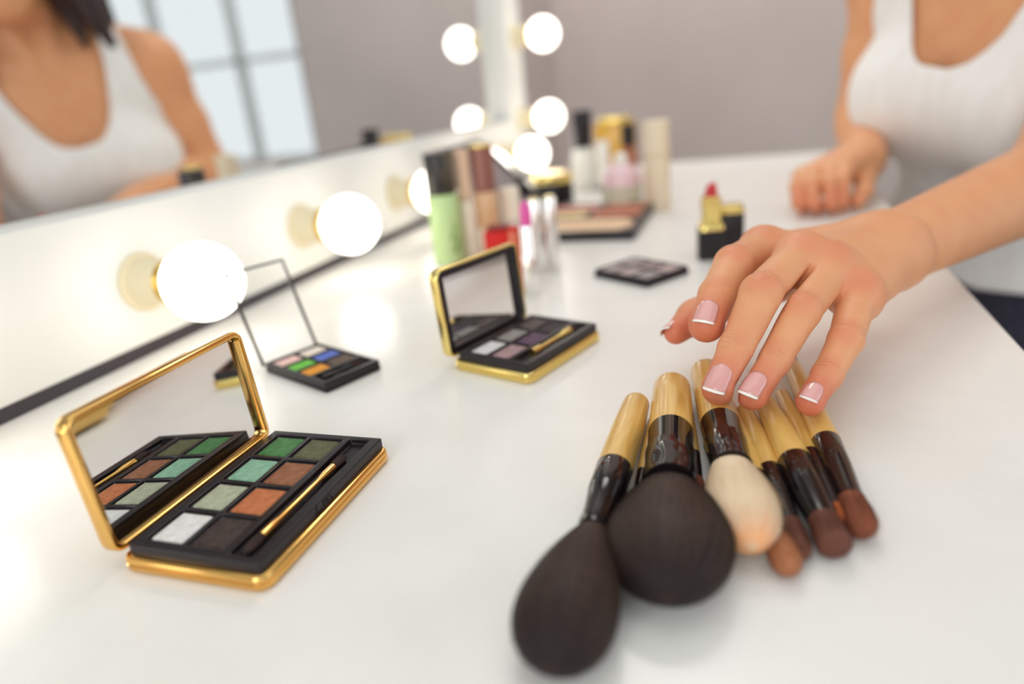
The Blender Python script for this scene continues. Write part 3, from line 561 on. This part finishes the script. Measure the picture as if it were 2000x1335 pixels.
# ------------------------------------------------------------------ woman
V3 = lambda *a: np.array(a, dtype=np.float64)
def unit(v): return v/np.linalg.norm(v)
class Field:
    """signed distance grid; primitives are blended into it one after another"""
    def __init__(s, lo, hi, h):
        s.lo = np.array(lo, float); s.h = h; s.n = np.ceil((np.array(hi)-s.lo)/h).astype(int)+1
        s.d = np.full(s.n, .06, np.float32); s.ax = [s.lo[i]+h*np.arange(s.n[i]) for i in range(3)]
    def sub(s, blo, bhi, margin=.03):
        a = np.maximum(np.floor((np.array(blo)-margin-s.lo)/s.h).astype(int), 0); b = np.minimum(np.ceil((np.array(bhi)+margin-s.lo)/s.h).astype(int)+1, s.n)
        if np.any(b <= a): return None
        return tuple(slice(i, j) for i, j in zip(a, b))
    def pts(s, sl): return (s.ax[0][sl[0]][:, None, None], s.ax[1][sl[1]][None, :, None], s.ax[2][sl[2]][None, None, :])
    def capsule(s, a, b, ra, rb, k=.006, op='add'):
        a, b = np.array(a, float), np.array(b, float); r = max(ra, rb)
        sl = s.sub(np.minimum(a, b)-r, np.maximum(a, b)+r)
        if sl is None: return
        X, Y, Z = s.pts(sl); u = b-a; L2 = max(u@u, 1e-12)
        t = np.clip(((X-a[0])*u[0]+(Y-a[1])*u[1]+(Z-a[2])*u[2])/L2, 0, 1)
        d = np.sqrt((X-a[0]-t*u[0])**2+(Y-a[1]-t*u[1])**2+(Z-a[2]-t*u[2])**2)-(ra+(rb-ra)*t)
        s.blend(sl, d, k, op)
    def ell(s, c, rad, ax=None, k=.02, op='add'):
        c = np.array(c, float); A = np.eye(3) if ax is None else np.array(ax, float); r = max(rad)
        sl = s.sub(c-r, c+r)
        if sl is None: return
        X, Y, Z = s.pts(sl); q = [(X-c[0])*A[i][0]+(Y-c[1])*A[i][1]+(Z-c[2])*A[i][2] for i in range(3)]
        k0 = np.sqrt(sum((q[i]/rad[i])**2 for i in range(3))); k1 = np.sqrt(sum((q[i]/rad[i]**2)**2 for i in range(3)))+1e-9
        s.blend(sl, k0*(k0-1)/k1, k, op)
    def blend(s, sl, d, k, op):
        o = s.d[sl]
        if op == 'add': h = np.clip(.5+.5*(o-d)/k, 0, 1); s.d[sl] = o+(d-o)*h-k*h*(1-h)
        elif op == 'cut': h = np.clip(.5-.5*(o+d)/k, 0, 1); s.d[sl] = o+(-d-o)*h+k*h*(1-h)
        elif op == 'min': s.d[sl] = np.minimum(o, d)
    def merge(s, other, k):
        h = np.clip(.5+.5*(s.d-other.d)/k, 0, 1); s.d = s.d+(other.d-s.d)*h-k*h*(1-h)
    def mesh(s, iso=0.0):
        d = s.d-iso; ins = d < 0; n = s.n
        c = [ins[i:n[0]-1+i, j:n[1]-1+j, k:n[2]-1+k] for i in (0, 1) for j in (0, 1) for k in (0, 1)]
        cnt = sum(x.astype(np.int8) for x in c); act = (cnt > 0) & (cnt < 8); I = np.argwhere(act); idx = np.full(act.shape, -1, np.int64); idx[act] = np.arange(len(I))
        P = np.zeros((len(I), 3)); W_ = np.zeros(len(I))
        cor = [(i, j, k) for i in (0, 1) for j in (0, 1) for k in (0, 1)]
        for a in cor:
            for ax in range(3):
                if a[ax] == 1: continue
                b = list(a); b[ax] = 1
                da = d[I[:, 0]+a[0], I[:, 1]+a[1], I[:, 2]+a[2]]; db = d[I[:, 0]+b[0], I[:, 1]+b[1], I[:, 2]+b[2]]
                x = (da < 0) != (db < 0); t = np.where(x, da/(da-db+1e-20), 0)
                q = np.array(a, float)[None, :].repeat(len(I), 0); q[:, ax] += t
                P[x] += q[x]; W_[x] += 1
        P = s.lo+(I+P/W_[:, None])*s.h
        Q = []
        for ax in range(3):
            sl0 = [slice(1, n[i]-1) for i in range(3)]; sl1 = list(sl0); sl0[ax] = slice(0, n[ax]-1); sl1[ax] = slice(1, n[ax])
            A, B_ = ins[tuple(sl0)], ins[tuple(sl1)]
            for flip, mk in ((False, A & ~B_), (True, ~A & B_)):
                E_ = np.argwhere(mk)
                if not len(E_): continue
                off = np.ones(3, int); off[ax] = 0; E_ = E_+off; u, v = [(1, 2), (2, 0), (0, 1)][ax]
                cells = []
                for du, dv in ((-1, -1), (0, -1), (0, 0), (-1, 0)):
                    e = E_.copy(); e[:, u] += du; e[:, v] += dv; cells.append(idx[e[:, 0], e[:, 1], e[:, 2]])
                q = np.stack(cells, 1); Q.append(q[:, ::-1] if flip else q)
        return P, np.concatenate(Q)
def smooth(P, Q, it=2, lam=.5):
    for _ in range(it):
        S = np.zeros_like(P); c = np.zeros(len(P))
        for a, b in ((0, 1), (1, 2), (2, 3), (3, 0)):
            np.add.at(S, Q[:, a], P[Q[:, b]]); np.add.at(S, Q[:, b], P[Q[:, a]]); np.add.at(c, Q[:, a], 1); np.add.at(c, Q[:, b], 1)
        P = P+lam*(S/np.maximum(c, 1)[:, None]-P)
    return P
def np_mesh(name, P, Q, mt, parent=None, attrs=None, tris=None):
    me = bpy.data.meshes.new(name); F = Q.tolist()+(tris.tolist() if tris is not None and len(tris) else [])
    me.from_pydata(P.tolist(), [], F); me.materials.append(mt); me.shade_smooth()
    for k, v in (attrs or {}).items():
        at = me.attributes.new(k, 'FLOAT', 'POINT'); at.data.foreach_set('value', np.asarray(v, np.float32))
    o = bpy.data.objects.new(name, me); COL.objects.link(o)
    if parent: o.parent = parent
    return o

# --- torso frame
NECK = V3(.1590, .8000, .1217)                        # lowest point of the neckline
Fh = unit(V3(-.80, -.60, 0)); Lh = V3(-Fh[1], Fh[0], 0)
if Lh[1] > 0: Lh = -Lh                               # her left is towards the camera
Fh_, Lh_ = Fh, Lh
UP = unit(V3(0, 0, 1)+.10*Fh+.16*Lh); LF = unit(Lh-(Lh@UP)*UP); FR = unit(Fh-(Fh@UP)*UP-((Fh-(Fh@UP)*UP)@LF)*LF)
C0 = NECK-.108*FR
def tl(f, l, u): return C0+f*FR+l*LF+u*UP
AX = (FR, LF, UP)
SR = V3(.149, .948, .234); SL = V3(.325, .712, .205)
ELR = V3(.1300, 1.005, .066); WRR = V3(.1095, .825, .0386)
ELL = V3(.2180, .6400, .0375); WRL = V3(.0650, .3920, .0428)
FMID = V3(.1190, .4930, .0372)

# --- left hand and forearm, fine grid
CUT = .80                                            # share of the way from FMID to the elbow
fdir = unit(ELL-FMID); CP = FMID+fdir*.07
fingers = {
 'index': [V3(.0051, .3584, .0535), V3(-.0082, .3208, .0556), V3(-.0143, .2990, .0475), V3(-.0178, .2830, .0400)],
 'middle': [V3(.0207, .3290, .0565), V3(.0037, .2882, .0516), V3(-.0053, .2720, .0333), V3(-.0114, .2578, .0225)],
 'ring': [V3(.0332, .3275, .0510), V3(.0194, .2886, .0441), V3(.0090, .2725, .0285), V3(.0013, .2583, .0203)],
 'pinky': [V3(.0445, .3210, .0415), V3(.0367, .2885, .0320), V3(.0289, .2726, .0228), V3(.0223, .2588, .0180)]}
thumb = [V3(.0360, .3720, .0360), V3(-.0030, .3480, .0345), V3(-.0258, .3250, .0285), V3(-.0335, .3110, .0255)]
frad = {'index': (.0098, .0088, .0080, .0070), 'middle': (.0098, .0086, .0072, .0063), 'ring': (.0093, .0076, .0065, .0058), 'pinky': (.0082, .0068, .0058, .0050)}
def forearm(F, k=.012):
    wv = unit(V3(.55, -.45, -.70)-(V3(.55, -.45, -.70)@unit(FMID-WRL))*unit(FMID-WRL))

    for s_ in (-1, 1): F.capsule(WRL+wv*.0062*s_, ELL+wv*.006*s_, .0130, .0282, k)
def build_hand(lo, hi, h):
    F = Field(lo, hi, h); forearm(F)
    wv = unit(V3(.55, -.45, -.70))
    base = {'index': WRL-wv*.0080, 'middle': WRL-wv*.003, 'ring': WRL+wv*.002, 'pinky': WRL+wv*.0065}
    for nme, ch in fingers.items():
        dn = V3(.2, .1, -1)*.0035
        F.capsule(base[nme]+unit(ELL-WRL)*.004, ch[0]+dn, .0112, frad[nme][0]+(.0015 if nme != 'pinky' else .0004), .013)
    F.capsule(.55*base['index']+.45*fingers['index'][0]+V3(0, 0, -.010), .55*base['pinky']+.45*fingers['pinky'][0]+V3(-.006, .002, -.004), .010, .008, .012)
    F.capsule(base['index']+V3(-.001, .006, -.008), thumb[1], .0110, .0110, .014)
    F.capsule(WRL+V3(.0060, .0000, .0075), WRL+V3(.0110, .0090, .0060), .0075, .0070, .008)       # ulna bump
    G = Field(lo, hi, h); G2 = G.d.copy()
    for nme, ch in list(fingers.items())+[('thumb', thumb[1:])]:
        H = Field(np.min(ch, 0)-.03, np.max(ch, 0)+.03, h)
        H.lo = F.lo+np.round((H.lo-F.lo)/h)*h; H.ax = [H.lo[i]+h*np.arange(H.n[i]) for i in range(3)]
        if nme == 'thumb':
            R_ = (.0102, .0082, .0058)
            H.capsule(ch[0], ch[1], R_[0], R_[1], .004); H.capsule(ch[1], ch[2], R_[1], R_[2], .004)
        else:
            r = frad[nme]
            m1 = .5*(ch[0]+ch[1]); m2 = .5*(ch[1]+ch[2])
            H.capsule(ch[0], ch[1], r[0], r[1], .002); H.capsule(ch[1], ch[2], r[1], r[2], .002); H.capsule(ch[2], ch[3], r[2], r[3]*1.02, .002)
            for q in (1, 2):                                                           # joint swell on the back of the finger
                H.ell(ch[q]+V3(0, -.0002, .0004), (r[q]*1.01,)*3, None, .001)
            H.ell(ch[0]+V3(-.001, .001, .0028), (.0082, .0086, .0074), None, .008)
            t_ = unit(ch[3]-ch[2]); H.ell(ch[3]+V3(0, 0, -.0010), (r[3]*1.05, r[3]*1.02, r[3]), None, .0015)
        o = np.round((H.lo-F.lo)/h).astype(int)
        a = np.maximum(o, 0); b = np.minimum(o+H.n, F.n); sl = tuple(slice(i, j) for i, j in zip(a, b)); so = tuple(slice(i-k_, j-k_) for i, j, k_ in zip(a, b, o))
        a1, a2, hn = G.d[sl].copy(), G2[sl].copy(), H.d[so]; G.d[sl] = np.minimum(a1, hn); G2[sl] = np.minimum(a2, np.maximum(a1, hn))
    G.d = np.where(G2 < .004, np.maximum(G.d, (.0021-(G2-G.d))*.5), G.d)          # neighbouring fingers stay apart
    F.merge(G, .0075)
    return F
HF = build_hand((-.062, .235, .0), (.215, .600, .095), .00095)
HP, HQ = HF.mesh(); HP = smooth(HP, HQ, 2, .5)

# --- torso, neck, head, right arm and fist
BF = Field((.015, .50, -.24), (.52, 1.16, .62), .0034)
def torso(F, k=.04):
    F.ell(tl(-.005, 0, -.01), (.095, .135, .16), AX, k); F.ell(tl(-.015, 0, .075), (.075, .150, .085), AX, k)
    F.ell(tl(-.026, 0, -.19), (.066, .112, .14), AX, k); F.ell(tl(-.02, 0, -.32), (.098, .156, .12), AX, k)
    for s_, S in ((1, SL), (-1, SR)):
        F.capsule(tl(-.02, .02*s_, .165), S+V3(0, 0, .004), .036, .040, .035)
        F.capsule(tl(.005, .05*s_, .05), S-.02*UP, .055, .045, .04)
        F.ell(tl(.052, .068*s_, -.040), (.061, .062, .066), AX, .022)
torso(BF)
for s_ in (-1, 1):                                             # collar bones
    BF.capsule(tl(.050, .018*s_, .118), (SL if s_ > 0 else SR)+V3(0, 0, .022), .010, .010, .016)
NB, HC = tl(-.022, 0, .14), tl(.030, .004, .300)
BF.capsule(NB, tl(.0, .004, .25), .052, .050, .03)
for s_ in (-1, 1): BF.capsule(tl(.045, .012*s_, .125), tl(.012, .055*s_, .275), .012, .012, .014)
HFr = unit(FR+.25*LF-.10*UP); HL = unit(LF-(LF@HFr)*HFr); HU = np.cross(HFr, HL); HU = HU if HU@UP > 0 else -HU
HA = (HFr, HL, HU)
def hd(f, l, u): return HC+f*HFr+l*HL+u*HU
BF.ell(HC+.02*HU, (.100, .080, .112), HA, .02); BF.ell(hd(.030, 0, -.055), (.066, .055, .060), HA, .02)
BF.capsule(hd(.068, -.008, -.098), hd(.068, .008, -.098), .019, .019, .02)                   # chin
for s_ in (-1, 1):
    BF.capsule(hd(.060, .022*s_, -.090), hd(-.005, .057*s_, -.040), .016, .014, .02)          # jaw
    BF.ell(hd(.090, .031*s_, .010), (.016, .017, .010), HA, .006, 'cut'); BF.capsule(hd(.0855, .017*s_, .0165), hd(.0790, .044*s_, .0160), .0042, .0042, .004); BF.capsule(hd(.0840, .018*s_, .0035), hd(.0780, .043*s_, .0045), .0036, .0036, .004)
    BF.ell(hd(.070, .038*s_, -.026), (.022, .022, .018), HA, .02); BF.ell(hd(-.008, .082*s_, -.005), (.018, .007, .030), HA, .004)
    BF.capsule(hd(.094, .012*s_, .030), hd(.082, .045*s_, .030), .007, .006, .008)
BF.capsule(hd(.095, 0, .020), hd(.110, 0, -.020), .0058, .0075, .008); BF.ell(hd(.102, .0, -.025), (.010, .0125, .007), HA, .006)
BF.capsule(hd(.095, -.016, -.052), hd(.095, .016, -.052), .0065, .0065, .005); BF.capsule(hd(.094, -.014, -.063), hd(.094, .014, -.063), .007, .007, .005)
# arms
BF.capsule(SL, ELL+.25*(SL-ELL), .046, .038, .03); BF.capsule(ELL+.25*(SL-ELL), ELL, .038, .033, .022)
forearm(BF)
BF.capsule(SR, SR+.55*(ELR-SR), .044, .040, .03); BF.capsule(SR+.55*(ELR-SR), ELR, .040, .034, .015)
FMR = ELR+.35*(WRR-ELR); dirR = unit(ELR-WRR); CPR = WRR+.40*(ELR-WRR)
def forearm_right(F): F.capsule(ELR, FMR, .031, .030, .015); F.capsule(FMR, WRR, .030, .0185, .012)
forearm_right(BF)
mcp = [V3(.0450, .757, .0310), V3(.0560, .753, .0340), V3(.0720, .752, .0365), V3(.0840, .757, .0380)]
pip = [V3(.0385, .722, .0265), V3(.0515, .717, .0285), V3(.0670, .717, .0300), V3(.0790, .724, .0315)]
dip = [V3(.0395, .706, .0140), V3(.0530, .702, .0140), V3(.0678, .703, .0140), V3(.0780, .712, .0150)]
tip = [V3(.0450, .716, .0072), V3(.0570, .713, .0072), V3(.0700, .714, .0074), V3(.0790, .722, .0076)]
RF = Field((.020, .680, -.005), (.150, .945, .090), .0017); forearm_right(RF)
RF.capsule(WRR, WRR+V3(-.010, -.020, .001), .0190, .0165, .012)
GF = Field((.020, .680, -.005), (.150, .945, .090), .0017)
for k_ in range(4):
    RF.capsule(WRR+V3(-.010+.006*(k_-1.5), -.016, 0), mcp[k_], .0150, .0098, .010)
    for a_, b_, r0_, r1_ in ((mcp[k_], pip[k_], .0084, .0072), (pip[k_], dip[k_], .0071, .0063), (dip[k_], tip[k_], .0062, .0060)): GF.capsule(a_, b_, r0_, r1_, .0015)
th_ = [V3(.1055, .785, .0230), V3(.1015, .752, .0160), V3(.0930, .731, .0095)]
RF.capsule(WRR+V3(.000, -.012, -.006), th_[0], .0155, .0105, .010); GF.capsule(th_[0], th_[1], .0098, .0086, .003); GF.capsule(th_[1], th_[2], .0085, .0072, .003)
RF.capsule(mcp[0]+V3(.004, .014, -.012), mcp[2]+V3(.002, .012, -.014), .011, .012, .008)
RF.merge(GF, .005)
RP_, RQ_ = RF.mesh(); RP_ = smooth(RP_, RQ_, 1, .5)
BP, BQ = BF.mesh(); BP = smooth(BP, BQ, 2, .5)

# --- join forearm of the fine hand to the arm of the body: cut both at one plane and zip the two rims
def keep_side(P, Q, cp, fd, sgn, near):
    s = ((P-cp)@fd)*sgn; ok = (s > 0) | ((np.linalg.norm(P-cp, axis=1) > near) if sgn > 0 else False)
    m = ok[Q].all(1); Q = Q[m]; u = np.unique(Q); mp = np.full(len(P), -1); mp[u] = np.arange(len(u)); return P[u], mp[Q]
def rim(P, Q, cp, fd):
    E_ = np.concatenate([Q[:, [0, 1]], Q[:, [1, 2]], Q[:, [2, 3]], Q[:, [3, 0]]]); k_, cn = np.unique(np.sort(E_, 1), axis=0, return_counts=True)
    v = np.unique(k_[cn == 1]); v = v[(np.abs((P[v]-cp)@fd) < .02) & (np.linalg.norm(P[v]-cp, axis=1) < .07)]
    e1 = unit(np.cross(fd, V3(0, 0, 1))); e2 = np.cross(fd, e1); a = np.arctan2((P[v]-cp)@e2, (P[v]-cp)@e1); o = np.argsort(a); return v[o], a[o]
def join(P1, Q1, P2, Q2, cp, fd, near):
    """P1: fine part on the hand's side of the plane, P2: the body; the two rims are zipped"""
    P1, Q1 = keep_side(P1, Q1, cp, fd, -1, near); P2, Q2 = keep_side(P2, Q2, cp, fd, 1, near)
    ra, aa = rim(P1, Q1, cp, fd); rb, ab = rim(P2, Q2, cp, fd)
    for P, v in ((P1, ra), (P2, rb)): P[v] -= ((P[v]-cp)@fd)[:, None]*fd
    off = len(P1); tr = []; i = j = 0; na, nb = len(ra), len(rb)
    while i < na or j < nb:
        A_, B2 = ra[i % na], rb[j % nb]+off; an = aa[(i+1) % na]+(2*PI if i+1 >= na else 0); bn = ab[(j+1) % nb]+(2*PI if j+1 >= nb else 0)
        if j >= nb or (i < na and an <= bn): tr.append((A_, ra[(i+1) % na], B2)); i += 1
        else: tr.append((A_, rb[(j+1) % nb]+off, B2)); j += 1
    return np.concatenate([P1, P2]), np.concatenate([Q1, Q2+off]), tr, off
BP, BQ, trR, offR = join(RP_, RQ_, BP, BQ, CPR, dirR, .07)
n_before = len(BP)
ALLP, ALLQ, tr, off = join(HP, HQ, BP, BQ, CP, fdir, .13)
if trR:                                                        # vertices dropped by the second cut shift the first zip
    keep_v = ((BP-CP)@fdir > 0) | (np.linalg.norm(BP-CP, axis=1) > .13); okq = keep_v[BQ].all(1); uu_ = np.unique(BQ[okq]); mp2 = np.full(n_before, -1); mp2[uu_] = np.arange(len(uu_))
    tr = tr+[tuple(int(mp2[q])+off for q in t3) for t3 in trR]
# redness of tips and knuckles, creases over the joints
red = np.full(len(ALLP), .12); cs = np.zeros(len(ALLP)); cm = np.zeros(len(ALLP)); hp = ALLP[:off]; CAMV = V3(0, 0, .14)
for nme, ch in list(fingers.items())+[('thumb', thumb)]:
    red[:off] = np.maximum(red[:off], .85*np.exp(-(np.linalg.norm(hp-ch[3], axis=1)/.015)**2))
    for q, (wd, am) in enumerate([(.012, .5), (.009, .45), (.007, .38)]):
        if nme == 'thumb' and q == 0: continue
        red[:off] = np.maximum(red[:off], am*np.exp(-(np.linalg.norm(hp-(ch[q]+V3(0, -.003, .006)), axis=1)/wd)**2))
    if nme != 'thumb':
        for q in (1, 2):
            bd = unit(ch[q+1]-ch[q-1]); s = (hp-ch[q])@bd; lat = (hp-ch[q])-s[:, None]*bd; up_ = unit(V3(-.1, -.45, 1)-(V3(-.1, -.45, 1)@bd)*bd)
            ds = np.clip(lat@up_/(np.linalg.norm(lat, axis=1)+1e-9), 0, 1)
            mk = np.exp(-(s/(.0042 if q == 1 else .003))**2)*np.exp(-(np.linalg.norm(lat, axis=1)/.013)**4)*ds**4
            g = mk > cm[:off]; cs[:off][g] = s[g]*1000*(2.3 if q == 1 else 3.2); cm[:off] = np.maximum(cm[:off], mk)
red[off:] = np.maximum(.05, .55*np.exp(-(np.min([np.linalg.norm(ALLP[off:]-q, axis=1) for q in tip+dip], 0)/.022)**2))
body = np_mesh('person', ALLP, ALLQ, M['skin'], None, {'red': red, 'crease_s': cs, 'crease_m': cm}, np.array(tr))
lip_c = hd(.099, 0, -.0575); ql = ALLP[off:]-lip_c
ALLP_lip = np.exp(-((ql@HFr/.016)**2+(ql@HL/.0200)**4+(ql@HU/(.0100*np.sqrt(np.clip(1.05-(ql@HL/.0225)**2, .03, 1))))**6)); body.data.attributes['red'].data.foreach_set('value', np.concatenate([red[:off], np.maximum(red[off:], 1.3*ALLP_lip)]).astype(np.float32))
M['eye'] = mat('eye_white', (236, 230, 224), .15); M['iris'] = mat('brown_iris', (78, 50, 32), .12); 
for s_ in (-1, 1):
    mx = Matrix.Identity(4); fe = unit(HFr+.03*s_*HL); le = unit(HL-(HL@fe)*fe); ue = np.cross(fe, le); ue = ue if ue@HU > 0 else -ue; ce = hd(.0770, .0305*s_, .0100)
    for i_ in range(3): mx[i_][0] = le[i_]; mx[i_][1] = ue[i_]; mx[i_][2] = fe[i_]; mx[i_][3] = ce[i_]
    e_ = obj('eye', lathe(B(), [(0, -.0115)]+[(.0115*math.sin(a), -.0115*math.cos(a)) for a in np.linspace(.2, PI-.2, 14)]+[(0, .0115)], 24, mx), M['eye'], body)
    obj('iris', lathe(B(), [(.0055, .0100), (.0054, .0104), (.0035, .0113), (0, .0118)], 24, mx), M['iris'], e_, label='brown iris')
    bm = B(); n = 8; rows = []
    for k_ in range(n+1):
        t = k_/n; c_ = hd(.0965-.016*t*t, (.012+.040*t)*s_, .0315+.006*math.sin(PI*(.25+.6*t))); wv = .0036*(1-.75*t)
        rows.append([bm.verts.new(c_+HFr*q*.0028+HU*v*wv) for q, v in ((0, -1), (1, 0), (0, 1), (-1, 0))])
    for a_, b_ in zip(rows, rows[1:]):
        for k_ in range(4): bm.faces.new((a_[k_], a_[(k_+1) % 4], b_[(k_+1) % 4], b_[k_]))
    bm.faces.new(rows[0]); bm.faces.new(rows[-1][::-1]); obj('eyebrow', bm, M['hair'], body)
tag(body, 'person in a white tank top leaning over the table, one hand reaching for the brushes', 'person')

# --- fingernails
def fingernail(ch, r, wdt, length, hint, back=.45):
    D_, T_ = ch[2], ch[3]; b_ = unit(T_-D_); up_ = unit(hint-(hint@b_)*b_); sd = np.cross(b_, up_)
    def patch(v0, v1, nv, lift):
        bm = B(); nu = 10; g = []
        for jv in range(nv+1):
            v = v0+(v1-v0)*jv/nv; row = []
            base = T_+b_*(-length*back+length*v)
            for iu in range(nu+1):
                u = -1+2*iu/nu; wq = wdt*(1-.16*max(0, .3-v)**1.0*3*abs(u))
                bz = b_*(-.0012*(u*u)*(v > .5)*(v)+ .0016*u*u*(v < .45)*(1-v/.45))
                ang = u*wq/r*1.0
                row.append(base+bz+sd*(r*.98*math.sin(ang))+up_*(r*(math.cos(ang)-1)*1.05+r+lift-.0016*max(0, v-.55)))
            g.append([bm.verts.new(q) for q in row])
        for jv in range(nv):
            for iu in range(nu): bm.faces.new((g[jv][iu], g[jv][iu+1], g[jv+1][iu+1], g[jv+1][iu]))
        return bm
    def solid(o): md = o.modifiers.new('thickness', 'SOLIDIFY'); md.thickness = .0005; md.offset = -1; return o
    n_ = solid(obj('fingernail', patch(0, .92, 9, .0002), M['nail'], body, 3, label='pink fingernail'))
    solid(obj('nail_tip', patch(.91, 1.0, 3, .00026), M['nail_tip'], n_, 3, label='white nail tip'))
for nme, ch in fingers.items():
    r = frad[nme][3]; hint = unit(V3(-.06, -.75, .75)) if nme == 'index' else unit(V3(-.04, -.55, .85))
    wd = {'index': .0047, 'middle': .0047, 'ring': .0044, 'pinky': .0035}[nme]
    fingernail(ch, r, wd, wd*2.75, hint, .52)
fingernail(thumb, .0058, .0048, .0115, unit(V3(-.85, .1, .75)))

# --- tank top: follows the body, one step outside of it
SF = Field((.02, .52, -.26), (.52, 1.14, .38), .0042); torso(SF, .05)
SF.ell(tl(.050, 0, -.040), (.056, .080, .060), AX, .03); SF.ell(tl(-.022, 0, -.27), (.078, .140, .12), AX, .04)
SP, SQ = SF.mesh(.0045); SP = smooth(SP, SQ, 3, .5)
q = SP-C0; f_l, l_l, u_l = q@FR, q@LF, q@UP
scoop = np.where(f_l > -.01, (np.abs(l_l) < .084) & (u_l > .002+.165*(np.abs(l_l)/.084)**3.0), (np.abs(l_l) < .075) & (u_l > .075+.09*(np.abs(l_l)/.075)**3))
arm_l = np.where(u_l > .095, .114, .114+.046*((.095-np.clip(u_l, -.02, .095))/.115)**2.2)
bare = scoop | ((np.abs(l_l) > arm_l) & (u_l > -.03)) | (u_l > .24) | (SP[:, 2] < -.108)
keep = (~bare)[SQ].all(1); SQ = SQ[keep]; u = np.unique(SQ); mp = np.full(len(SP), -1); mp[u] = np.arange(len(u))
E_ = np.concatenate([SQ[:, [0, 1]], SQ[:, [1, 2]], SQ[:, [2, 3]], SQ[:, [3, 0]]]); key = np.sort(E_, 1); _, inv, cn = np.unique(key, axis=0, return_inverse=True, return_counts=True); hem = key[cn[inv.ravel()] == 1]
for _ in range(14):                                            # even out the cut edges
    S_ = np.zeros_like(SP); c_ = np.zeros(len(SP)); np.add.at(S_, hem[:, 0], SP[hem[:, 1]]); np.add.at(S_, hem[:, 1], SP[hem[:, 0]]); np.add.at(c_, hem.ravel(), 1)
    bq = c_ == 2; SP[bq] = .5*SP[bq]+.5*S_[bq]/2
shirt = np_mesh('tank_top', SP[u], mp[SQ], M['shirt'], body); shirt['label'] = 'white tank top with deep round neckline'
md = shirt.modifiers.new('thickness', 'SOLIDIFY'); md.thickness = .0022; md.offset = -1

# --- hair
AF = Field((.0, .55, .10), (.50, 1.15, .62), .0042)
AF.ell(HC+.02*HU-.014*HFr, (.108, .092, .120), HA, .02)
AF.ell(hd(.095, 0, -.020), (.060, .072, .078), HA, .010, 'cut')
for s_ in (-1, 1):
    for q, (f0, f1) in enumerate([(.030, .050), (-.005, .020), (-.045, -.03)]):
        top = hd(f0, .082*s_, .02); midp = hd(f0+.004, (.088+.004*q)*s_, -.07); end = tl(f1+.030*(q == 0)+.01, (.092+.012*q)*s_*(1 if s_ < 0 else .95), .135-.01*(q == 0))
        AF.capsule(top, midp, .024, .027, .02); AF.capsule(midp, end, .027, .008, .010)
AF.capsule(hd(-.075, 0, 0), tl(-.12, 0, .10), .060, .040, .04)
AF.capsule(hd(.040, -.070, -.02), tl(.050, -.062, .190), .022, .020, .012); AF.capsule(tl(.050, -.062, .190), tl(.058, -.060, .125), .020, .004, .008)
for s_ in (-1, 1): AF.capsule(hd(.05, .03*s_, .115), hd(.045, .078*s_, .02), .016, .012, .02)
AP, AQ = AF.mesh(); AP = smooth(AP, AQ, 2, .5)
np_mesh('hair', AP, AQ, M['hair'], body)['label'] = 'long dark loose hair'

# --- dark jeans, shoes and the stool she sits on
JF = Field((-.42, .20, -.80), (.62, 1.25, -.080), .007)
HIP = tl(-.01, 0, -.33)
JF.ell(tl(-.01, 0, -.30), (.112, .166, .10), AX, .03); JF.ell(tl(-.024, 0, -.215), (.086, .132, .12), AX, .02); JF.ell(HIP+V3(0, 0, -.03), (.115, .165, .09), (Fh, Lh, V3(0, 0, 1)), .04)
feet = []
for s_ in (-1, 1):
    hp_ = HIP+Lh*.085*s_+V3(0, 0, -.035); kn = hp_+Fh*.36+Lh*.03*s_+V3(0, 0, -.045); an = kn+V3(0, 0, -.40)-Fh*.03
    JF.capsule(hp_, kn, .082, .060, .03); JF.capsule(kn, an, .058, .042, .02); feet.append(an)
JP, JQ = JF.mesh(); JP = smooth(JP, JQ, 2, .5)
np_mesh('jeans', JP, JQ, M['jeans'], body)['label'] = 'dark blue denim jeans'
for an in feet:
    S_ = Field(an+V3(-.20, -.20, -.2), an+V3(.14, .14, .06), .006); zf = FZ+.028
    S_.capsule((*(an-Fh*.02)[:2], zf), (*(an+Fh*.13)[:2], zf-.004), .034, .030, .02); S_.capsule((*an[:2], zf), an+V3(0, 0, .01), .034, .036, .02)
    P_, Q_ = S_.mesh(); np_mesh('shoe', smooth(P_, Q_, 2), Q_, M['shoe'], body)
st = empty('stool', (HIP[0], HIP[1], FZ), 0, 'round wooden stool under the woman, mostly hidden by the table', 'stool')
zt = HIP[2]-.125-FZ
obj('seat', lathe(B(), [(0, zt-.035), (.150, zt-.035), (.158, zt-.028), (.158, zt-.008), (.150, zt), (0, zt)], 48), M['stool'], st)
for k_ in range(4):
    a = k_*PI/2+.6; p0, p1 = Vector((.11*math.cos(a), .11*math.sin(a), zt-.03)), Vector((.16*math.cos(a), .16*math.sin(a), 0)); dv = p1-p0
    obj('leg', lathe(B(), [(0, 0), (.016, 0), (.012, dv.length), (0, dv.length)], 16, T(*p0) @ dv.to_track_quat('Z', 'Y').to_matrix().to_4x4()), M['stool'], st)
